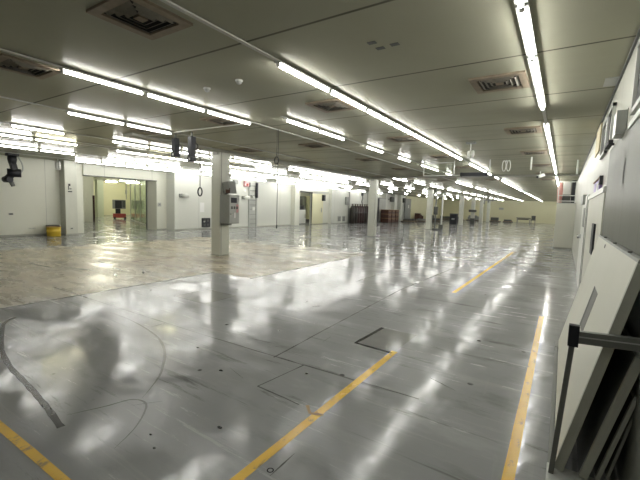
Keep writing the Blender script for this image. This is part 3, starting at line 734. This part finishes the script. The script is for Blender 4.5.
MB().box(0.06,0.14,-0.10,0.12,1.92,2.04,0.01).build('white_box', MT['white'], t)
tag(MB().box(-17.195,-17.10,18.50,18.66,1.93,2.92,0.01).build('black_duct', MT['black']), 'short black vertical duct on the cable tray', 'duct')
t = thing('alarm_unit', 'pink and grey alarm unit at the top of the cable tray', 'alarm', (-17.30,17.75,0))
MB().box(0,0.16,-0.28,0.10,2.62,2.98,0.02).build('housing', MT['pinktape'], t); MB().box(0.05,0.2,0.10,0.19,2.60,2.88,0.02).build('horn', MT['dkgrey'], t); MB().cyl((0.16,-0.1,2.75),(0.2,-0.1,2.75),0.07).build('lens', MT['red'], t)
tag(MB().box(-17.30,-17.12,16.55,16.86,2.72,2.98,0.015).build('junction_box', MT['grey']), 'small grey junction box high on the wall right of the nearest column', 'box')
# doorway and sliding door
struct(MB().box(-17.33,-17.25,23.1,23.17,0,2.62).box(-17.33,-17.25,25.23,25.3,0,2.62).box(-17.33,-17.25,23.1,25.3,2.55,2.62).build('trim_7', MT['dkgrey']), 'dark frame of the lit doorway')
d = struct(MB().box(-17.27,-17.20,25.25,26.85,0.03,2.50,0.01).build('door_1', MT['pale']), 'pale sliding door pushed open beside the lit doorway')
MB().box(-17.20,-17.16,26.55,26.62,1.0,1.35).build('door_handle', MT['ltgrey'], d)
struct(MB().box(-17.30,-17.12,23.0,27.6,2.62,2.72).build('trim_8', MT['ltgrey']), 'sliding door track above the doorway')
t = thing('wall_speaker', 'black speaker box hanging at the top right of the sliding door', 'speaker', (-17.2,26.75,0))
MB().box(0,0.22,-0.13,0.13,1.95,2.45,0.02).build('cabinet', MT['black'], t); MB().box(-0.08,0,-0.05,0.05,2.1,2.3).build('bracket', MT['grey'], t)
t = thing('white_cabinet', 'low white cabinet just inside the lit doorway', 'cabinet', (-18.2,24.75,0))
MB().box(-0.35,0.35,-0.4,0.5,0.05,1.15,0.01).build('body', MT['white'], t); MB().box(0.35,0.365,-0.37,0.47,0.10,1.10).build('door', MT['wallwhite'], t); MB().box(0.365,0.39,0.36,0.40,0.5,0.8).build('handle', MT['grey'], t)
MB().box(-0.33,0.33,-0.38,0.48,0,0.05).build('plinth', MT['dkgrey'], t)
t = thing('machine_box', 'dark machine box on top of the low white cabinet', 'machine', (-18.2,24.75,1.15)); MB().box(-0.28,0.28,-0.3,0.35,0,0.38,0.03).build('body', MT['dkgrey'], t); MB().box(0.28,0.29,-0.2,0.2,0.1,0.3).build('panel', MT['black'], t)
t = thing('dark_locker', 'tall dark locker inside the lit doorway', 'locker', (-20.5,28.35,0)); MB().box(-0.25,0.25,-0.28,0.28,0,2.35,0.01).build('body', MT['dkgrey'], t); MB().box(0.25,0.262,-0.25,0.25,0.1,2.3).build('door', MT['grey'], t)
t = thing('tall_locker', 'tall pale yellow locker inside the lit doorway', 'locker', (-20.4,29.2,0)); MB().box(-0.25,0.25,-0.35,0.35,0,2.4,0.01).build('body', MT['pale'], t); MB().box(0.25,0.262,-0.32,0.32,0.1,2.35).build('door', MT['pale'], t)
t = thing('floor_clutter', 'low dark equipment on the floor inside the lit doorway', 'equipment', (-19.2,27.0,0)); MB().box(-0.3,0.3,-0.4,0.45,0.0,0.3,0.04).build('body', MT['dkgrey'], t); MB().cyl((0,-0.2,0.3),(0,-0.2,0.5),0.12).build('motor', MT['ltgrey'], t)
# grilles, slim cabinet
for y, lab in ((29.3,'small grey wall grille low on the white wall, the left one'),(30.1,'small grey wall grille low on the white wall, the right one')):
    t = thing('wall_grille', lab, 'grille', (-17.0,y,0.41), 0, 'low wall grilles')
    MB().box(0,0.03,-0.26,0.26,-0.24,0.24,0.005).build('frame', MT['ltgrey'], t)
    for k in range(5): MB().box(0.03,0.045,-0.22,0.22,-0.2+0.085*k,-0.155+0.085*k).build('slat', MT['dkgrey'], t)
tag(MB().box(-17.0,-16.85,30.25,30.95,1.68,2.42,0.02).build('wall_panel', MT['grey']), 'grey panel box on the white wall left of the gas cylinders', 'box')
tag(MB().cyl((-16.9,30.9,0),(-16.9,30.9,2.9),0.045).build('pipe', MT['grey']), 'thin grey vertical pipe left of the gas cylinders', 'pipe')
t = thing('wall_hose', 'dark hose hanging on the white wall above the gas cylinders', 'hose', (-16.95,33.6,0))
MB().tube(smooth_path([(0,0,2.75),(0.03,0.1,2.4),(0.03,-0.05,2.1),(0.03,0.05,1.85)]),0.045).build('hose', MT['dkgrey'], t); MB().box(-0.05,0.1,-0.12,0.12,2.65,2.95,0.02).build('valve', MT['black'], t)

# gas cylinders
def make_cyl(m):
    t = thing('gas_cylinder', 'x', 'gas cylinder', (0,0,0))
    MB().lathe((0,0,0), [(0,0.0),(0.22,0.0),(0.24,0.03),(0.24,1.35),(0.20,1.50),(0.11,1.60),(0.085,1.64),(0,1.64)],20).build('bottle', m, t)
    MB().cyl((0,0,1.63),(0,0,1.80),0.05).build('valve', MT['brass'], t); MB().cyl((-0.09,0,1.77),(0.09,0,1.77),0.03).build('handwheel', MT['dkgrey'], t)
    return t
ca = make_cyl(MT['maroon']); cb = make_cyl(MT['olivecyl'])
for i in range(8):
    src = ca if i in (2,3,4,6,7) else cb
    loc = (-16.55+0.02*(i%2), 30.95+0.5*i, 0)
    lab = '%s tall %s gas cylinder from the left in the row against the white wall' % (ordw(i+1), 'maroon' if src is ca else 'dark olive')
    if i == 0: cb.location = loc; cb['label'] = lab; cb['group'] = 'gas cylinders'
    elif i == 2: ca.location = loc; ca['label'] = lab; ca['group'] = 'gas cylinders'
    else: dup(src, loc, lab, 'gas cylinders')
tag(MB().box(-16.225,-16.195,30.7,34.8,0.95,1.0).build('retaining_bar', MT['black']), 'dark retaining bar across the gas cylinders', 'bar')

# crates and clutter further along
def make_crate():
    t = thing('crate', 'x', 'crate', (0,0,0))
    b = MB(); 
    for s in (-1,1): b.box(-0.42,0.42,s*0.40-0.02,s*0.40+0.02,0.03,0.44); b.box(s*0.40-0.02,s*0.40+0.02,-0.38,0.38,0.03,0.44)
    b.box(-0.40,0.40,-0.38,0.38,0.0,0.04); b.build('body', MT['brown'], t)
    for s in (-1,1): MB().box(0.42,0.44,s*0.18-0.10,s*0.18+0.10,0.25,0.33).build('hand_slot', MT['wood'], t)
    MB().box(-0.43,0.43,-0.43,0.43,0.40,0.445).build('rim', MT['wood'], t)
    return t
k0 = make_crate(); n = 0
names = ['left','middle','right']
for j, (x, y) in enumerate(((-15.7,36.9),(-15.7,37.95),(-15.7,39.0))):
    for h_, w in enumerate(('bottom','middle','top')):
        lab = 'brown slatted crate, %s of the %s stack behind the second column' % (w, names[j])
        if n == 0: k0.location = (x,y,0); k0['label'] = lab; k0['group'] = 'stacked brown crates'
        else: dup(k0, (x,y,0.447*h_), lab, 'stacked brown crates')
        n += 1
t = thing('grey_locker', 'tall grey locker behind the brown crates, right of the second column', 'locker', (-16.4,37.2,0)); MB().box(-0.13,0.12,-0.95,0.8,0,2.55,0.02).build('body', MT['grey'], t)
for k in range(2): MB().box(0.12,0.14,-0.95+0.9*k,-0.1+0.85*k,0.1,2.45).build('door', MT['ltgrey'], t)
t = thing('dark_cabinet', 'tall dark cabinet against the wall right of the second column', 'cabinet', (-16.4,35.95,0)); MB().box(-0.2,0.2,-0.28,0.2,0,2.5,0.02).build('body', MT['dkgrey'], t); MB().box(0.2,0.215,-0.25,0.17,0.1,2.4).build('door', MT['black'], t)
t = thing('sliding_door', 'grey door panel standing against the far pale yellow wall', 'door', (-16.88,46.7,0)); MB().box(0,0.08,-1.35,0.75,0,2.75,0.01).build('leaf', MT['grey'], t); MB().box(0.08,0.11,-0.3,0.0,1.55,1.95).build('window', MT['white'], t); MB().box(0.08,0.14,0.5,0.58,1.0,1.4).build('handle', MT['chrome'], t)
for x, y, lab in ((-16.4,39.9,'dark wall-mounted fan unit above the brown crates'),(-16.5,43.95,'dark wall-mounted unit left of the grey door panel')):
    t = thing('wall_unit', lab, 'wall unit', (x,y,0), 0, 'dark wall units'); MB().box(-0.15,0.2,-0.25,0.25,2.2,2.75,0.04).build('body', MT['dkgrey'], t); MB().box(-0.5,-0.1,-0.04,0.04,2.45,2.55).build('bracket', MT['grey'], t)
def clutter(x, y, w, d, h, m, lab, name='pallet', cat='pallet'):
    t = thing(name, lab, cat, (x,y,0))
    for k in range(3): MB().box(-w/2, w/2, -d/2+k*(d-0.12)/2, -d/2+k*(d-0.12)/2+0.12, 0, 0.10).build('skid', MT['dkgrey'], t)
    MB().box(-w/2, w/2, -d/2, d/2, 0.10, 0.14).build('deck', MT['wood'], t)
    b = MB(); rnd = random.Random(int(x*100+y*7)); n = 6
    for k in range(n):
        a = -d/2+d*k/n; hh = h*rnd.uniform(0.45,1.0); b.box(-w*0.45*rnd.uniform(.6,1), w*0.45*rnd.uniform(.6,1), a+0.02, a+d/n-0.02, 0.14, 0.14+hh, 0.02)
    b.build('load', m, t)
clutter(-14.6,41.0,1.2,2.2,0.25,MT['dkgrey'],'low dark pallet load left of the grey door panel')
clutter(-14.0,44.2,1.2,2.6,0.22,MT['grey'],'low pallet load in front of the grey door panel')
clutter(-13.2,47.0,1.2,2.0,0.30,MT['dkgrey'],'low dark pallet load in front of the pale yellow wall')
clutter(-16.2,49.2,0.8,1.6,0.95,MT['brown'],'brown heap against the pale yellow wall right of the grey door panel')
clutter(-15.6,52.5,0.8,1.4,0.6,MT['dkgrey'],'small dark heap against the pale yellow wall near the third column')
clutter(-14.4,58.6,3.6,1.2,0.42,MT['dkgrey'],'long low dark heap by the end wall right of the third column')
clutter(-11.3,59.4,1.8,1.0,0.65,MT['grey'],'grey heap by the end wall between the far columns')
clutter(-8.2,58.6,1.4,1.0,0.50,MT['dkgrey'],'dark heap by the end wall just past the last column')
clutter(-6.6,59.3,1.2,0.9,0.25,MT['dkgrey'],'low flat heap by the end wall left of the long table')
t = thing('black_bin', 'black bin standing left of the fourth column', 'bin', (-9.75,41.0,0)); MB().box(-0.36,0.36,-0.3,0.3,0,1.05,0.03).build('body', MT['black'], t); MB().box(-0.38,0.38,-0.32,0.32,1.05,1.15,0.02).build('lid', MT['dkgrey'], t); MB().box(-0.15,0.15,-0.305,-0.3,0.5,0.65).build('label', MT['ltgrey'], t)
t = thing('long_table', 'long dark table by the end wall', 'table', (-4.6,58.9,0)); MB().box(-0.9,0.85,-0.4,0.4,0.66,0.74,0.01).build('top', MT['dkgrey'], t)
for sx in (-0.8,0.75):
    for sy in (-0.33,0.33): MB().box(sx-0.03,sx+0.03,sy-0.03,sy+0.03,0,0.66).build('leg', MT['grey'], t)
MB().box(-0.7,0.6,-0.3,0.3,0.45,0.62).build('shelf_load', MT['dkgrey'], t)
t = thing('office_chair', 'dark chair at the right end of the long table by the end wall', 'chair', (-3.45,58.7,0)); MB().box(-0.28,0.28,-0.28,0.28,0.42,0.54,0.03).build('seat', MT['dkgrey'], t); MB().box(-0.25,0.25,0.2,0.30,0.54,1.05,0.03).build('backrest', MT['dkgrey'], t)
for sx in (-0.22,0.22):
    for sy in (-0.22,0.22): MB().box(sx-0.025,sx+0.025,sy-0.025,sy+0.025,0,0.42).build('leg', MT['grey'], t)
tag(MB().box(-8.1,-7.5,YF-0.06,YF,1.75,2.05,0.01).build('wall_sign', MT['ltgrey']), 'small grey sign on the end wall right of the last column', 'sign')
# dangling pipes near the far columns
t = thing('pipe_cluster', 'grey pipes dropping from the ceiling near the far columns', 'pipe', (-6.2,40.0,0))
for k in range(4): MB().cyl((0.35*k-0.5,0.2*k,2.2+0.15*k),(0.35*k-0.5,0.2*k,H),0.06).build('pipe', MT['grey'], t)
MB().box(-0.6,0.7,0,0.6,2.55,2.65).build('cross_pipe', MT['grey'], t)

# ------------------------------------------------------------------ partition box with railed platform, right
t = thing('partition_box', 'plain off-white partition box standing against the right wall at the far end', 'partition', (0.0,19.8,0))
MB().box(-0.30,XR,0,2.6,0,2.02,0.008).build('shell', MT['offwhite'], t); MB().box(-0.31,XR,-0.01,2.61,0,0.06).build('plinth', MT['column_dk'], t); MB().box(-0.315,XR,-0.015,2.615,2.0,2.04).build('top_plate', MT['ltgrey'], t)
t = thing('guard_rail', 'white guard rail on top of the partition box', 'railing', (0,19.83,2.04))
for x in (-0.27,0.36): MB().box(x-0.018,x+0.018,-0.018,0.018,0,0.95).build('post', MT['white'], t)
for z in (0.06,0.30,0.90): MB().box(-0.29,0.38,-0.015,0.015,z,z+0.035).build('rail', MT['white'], t)
tag(MB().box(0.20,0.385,20.2,20.6,2.04,3.05,0.01).build('black_case', MT['black']), 'tall black case on top of the partition box against the wall', 'case')
tag(MB().box(-0.12,0.18,20.5,20.9,2.42,3.02,0.02).build('white_carton', MT['white']), 'white carton standing on the dark crate on the partition box', 'box')
tag(MB().box(-0.22,0.19,20.3,21.0,2.04,2.42,0.02).build('storage_box', MT['dkgrey']), 'dark crate under the white carton on the partition box', 'box')
tag(MB().lathe((-0.22,20.12,2.045), [(0,0),(0.085,0.0),(0.10,0.3),(0.11,0.6),(0.085,0.82),(0.03,0.92),(0,0.92)],14).build('pink_sack', MT['pink']), 'pinkish sack standing at the left corner of the partition box top', 'sack')

# ------------------------------------------------------------------ right wall
w1 = XR
def window(n, y0, y1, z0, z1, lab):
    o = struct(MB().box(w1-0.035,w1+0.01,y0,y0+0.05,z0,z1).box(w1-0.035,w1+0.01,y1-0.05,y1,z0,z1).box(w1-0.035,w1+0.01,y0,y1,z0,z0+0.04).box(w1-0.035,w1+0.01,y0,y1,z1-0.04,z1).build('window_%d'%n, MT['ltgrey']), lab)
    MB().box(w1-0.012,w1+0.005,y0+0.04,y1-0.04,z0+0.03,z1-0.03).build('dark_pane', MT['blackhole'], o)
window(1, 2.75, 3.86, 2.38, 2.92, 'dark window high on the right wall at the frame edge')
window(2, 5.52, 6.15, 2.42, 2.88, 'dark window high on the right wall beside the grey wall box')
window(3, 6.2, 6.95, 2.40, 2.88, 'further dark window high on the right wall')
t = thing('wall_box', 'grey rectangular wall box high on the right wall', 'box', (w1,4.475,0))
MB().box(-0.078,0,-0.112,0.13,2.32,2.54,0.004).build('body', MT['white'], t); MB().box(-0.078,-0.002,-0.124,-0.112,2.325,2.535).build('shaded_end', MT['grey'], t); MB().box(-0.004,0.0,-0.130,-0.112,2.31,2.55).build('wall_shadow', MT['dkgrey'], t)  # grey end is painted shade; dark strip paints the box's shadow on the wall
t = thing('wall_camera', 'small black camera below the windows on the right wall', 'camera', (w1,5.35,0)); MB().bar((-0.055,0.10,2.36),(-0.035,-0.06,2.40),0.045,0.05,(0,0,1),0.006).build('body', MT['black'], t); MB().box(-0.045,0,0.0,0.03,2.37,2.395).build('bracket', MT['black'], t)
tag(MB().box(w1-0.025,w1,2.2,4.0,2.30,2.345).build('wall_rail', MT['white']), 'white ledge rail on the right wall under the nearest window', 'rail')
t = thing('wall_notice', 'purple printed notice holder on the right wall', 'notice', (w1,7.0,0)); MB().box(-0.035,0,-0.55,0.55,1.88,2.08,0.004).build('holder', MT['purple'], t); MB().box(-0.042,-0.0,-0.62,-0.50,2.00,2.12).build('clip', MT['black'], t); MB().box(-0.039,-0.034,-0.40,-0.05,1.90,2.04).build('white_strip', MT['paper'], t); MB().box(-0.05,0,-0.6,0.6,2.085,2.10).build('shelf', MT['wood'], t)
tag(MB().box(w1-0.02,w1,7.62,8.6,2.62,3.08,0.008).build('foam_seal', MT['tan']), 'yellowed foam seal high on the right wall', 'seal')
tag(MB().box(w1-0.08,w1,10.3,11.3,1.80,2.02,0.01).build('switch_box', MT['grey']), 'small grey switch box on the right wall near the far door', 'box')
# doors in the right wall
d = struct(MB().box(w1-0.03,w1+0.01,9.3,11.6,0,1.98).build('door_2', MT['white']), 'white door further along the right wall with a narrow window')
MB().box(w1-0.04,w1-0.03,9.9,10.6,1.30,1.72).build('window', MT['grey'], d); MB().cyl((w1-0.10,11.05,1.04),(w1-0.03,11.05,1.04),0.05).build('door_knob', MT['chrome'], d); MB().box(w1-0.036,w1-0.03,9.35,9.42,0.05,1.95).build('edge_strip', MT['dkgrey'], d)
d = struct(MB().box(w1-0.025,w1+0.01,5.62,9.05,0,1.86).build('door_3', MT['offwhite']), 'wide flush grey-white sliding door in the right wall')
MB().box(w1-0.05,w1-0.025,6.42,6.85,1.02,1.46,0.005).build('pull_handle', MT['black'], d); MB().box(w1-0.031,w1-0.025,9.0,9.05,0,1.86).build('edge_strip', MT['dkgrey'], d)
struct(MB().box(w1-0.04,w1,5.6,9.1,1.86,1.93).build('trim_9', MT['white']), 'pale track over the sliding door in the right wall')
tag(MB().box(w1-0.012,w1,4.04,4.12,1.86,2.08).build('cable_slot', MT['grey']), 'small grey slot plate on the right wall', 'plate')

# ------------------------------------------------------------------ trolley of leaning panels, right foreground
def lean(mb, xb, zb, xt, zt, y0, y1, th):
    d = Vector((xt-xb,0,zt-zb)).normalized(); nrm = Vector((d.z,0,-d.x))*th     # thickness towards the wall
    a = Vector((xb,0,zb)); b = Vector((xt,0,zt))
    def q(p, y): return Vector((p.x,y,p.z))
    return mb.hexa([q(a,y0),q(a+nrm,y0),q(a+nrm,y1),q(a,y1),q(b,y0),q(b+nrm,y0),q(b+nrm,y1),q(b,y1)])
t = thing('panel_trolley', 'dark steel trolley with an upright post and top rail holding the leaning panels', 'trolley', (0,0,0))
MB().box(0.03,0.385,2.26,2.56,0.045,0.095,0.004).build('front_deck', MT['ltgrey'], t)
MB().box(0.03,0.385,4.9,5.16,0.045,0.095,0.004).build('rear_deck', MT['steel'], t)
for x in (0.045,0.355): MB().box(x-0.012,x+0.012,2.3,5.1,0.05,0.09).build('side_rail', MT['steel'], t)
for x in (0.07,0.35):
    for y in (2.36,5.04): MB().cyl((x-0.014,y,0.024),(x+0.014,y,0.024),0.024).build('caster', MT['rubber'], t)
MB().bar((0.052,2.47,0.09),(0.098,2.47,0.955),0.026,0.030,(0,1,0)).build('post', MT['steel'], t)
MB().bar((0.088,2.47,0.918),(0.397,2.47,0.938),0.034,0.066,(0,0,1)).build('top_rail', MT['steel'], t)
MB().bar((0.12,2.4515,0.925),(0.395,2.4515,0.943),0.004,0.006,(0,0,1)).build('rail_groove', MT['ltgrey'], t)
MB().box(0.072,0.122,2.445,2.489,0.865,0.985,0.004).build('corner_cap', MT['black'], t)
PZ = 0.114
def panel(xb, xt, zt, y0, y1, th, lab, face):
    t = thing('leaning_panel', lab, 'panel', (0,0,0), 0, 'panels leaning on the trolley')
    d = Vector((xt-xb,0,zt-PZ)); 
    def at(f): return (xb+d.x*f, PZ+d.z*f)
    e = 0.030
    p = at(0.0); q = at(1.0); lean(MB(), *p, *q, y0+e, y1-e, th*0.96).build('face_sheet', face, t)
    for a, b in ((y0,y0+e),(y1-e,y1)): lean(MB(), *p, *q, a, b, th).build('side_frame', MT['framegrey'], t)
    n = d.normalized(); 
    top = MB(); lean(top, q[0], q[1], q[0]+n.x*0.018, q[1]+n.z*0.018, y0, y1, th); top.build('top_edge', MT['grey'], t)
    return t, at
t, at = panel(0.062, 0.338, 1.355, 2.492, 5.12, 0.048, 'large off-white leaning panel with a slot handle, the front one on the trolley', MT['offwhite'])
def on_face(f0, f1, y0, y1, off, th, name, m):
    a = at(f0); b = at(f1); n = Vector((b[0]-a[0],0,b[1]-a[1])).normalized(); o = Vector((-n.z,0,n.x))*off
    lean(MB(), a[0]+o.x, a[1]+o.z, b[0]+o.x, b[1]+o.z, y0, y1, th).build(name, m, t)
on_face(0.45,0.715,3.46,3.74,0.0012,0.01,'slot_handle',MT['slotgrey']); on_face(0.447,0.718,3.73,3.80,0.0024,0.01,'slot_lip',MT['dkgrey'])
on_face(0.955,0.98,4.13,4.22,0.0015,0.01,'bolt_hole',MT['dkgrey'])
for y in (2.9,3.7,4.5): MB().cyl((0.352,y,1.372),(0.352,y,1.382),0.012).build('bolt', MT['dkgrey'], t)
panel(0.185, 0.372, 0.86, 2.495, 5.0, 0.040, 'dark-framed leaning panel just behind the front one', MT['dkgrey'])
panel(0.262, 0.385, 0.62, 2.52, 4.9, 0.020, 'thin dark leaning board third in the stack', MT['dkgrey'])
panel(0.312, 0.392, 0.50, 2.56, 4.8, 0.014, 'thin dark leaning board closest to the wall', MT['dkgrey'])

# ------------------------------------------------------------------ world and view
w = bpy.data.worlds.new('world'); SC.world = w; w.use_nodes = True
w.node_tree.nodes['Background'].inputs[0].default_value = (0.5,0.55,0.6,1); w.node_tree.nodes['Background'].inputs[1].default_value = 0.15
SC.view_settings.view_transform = 'Standard'; SC.view_settings.look = 'None'
SC.view_settings.gamma = 1.0; SC.view_settings.use_curve_mapping = False
SC.view_settings.exposure = 1.22
SC.cycles.use_denoising = True
SC.cycles.max_bounces = 8; SC.cycles.diffuse_bounces = 5; SC.cycles.glossy_bounces = 4
SC.cycles.sample_clamp_indirect = 6.0
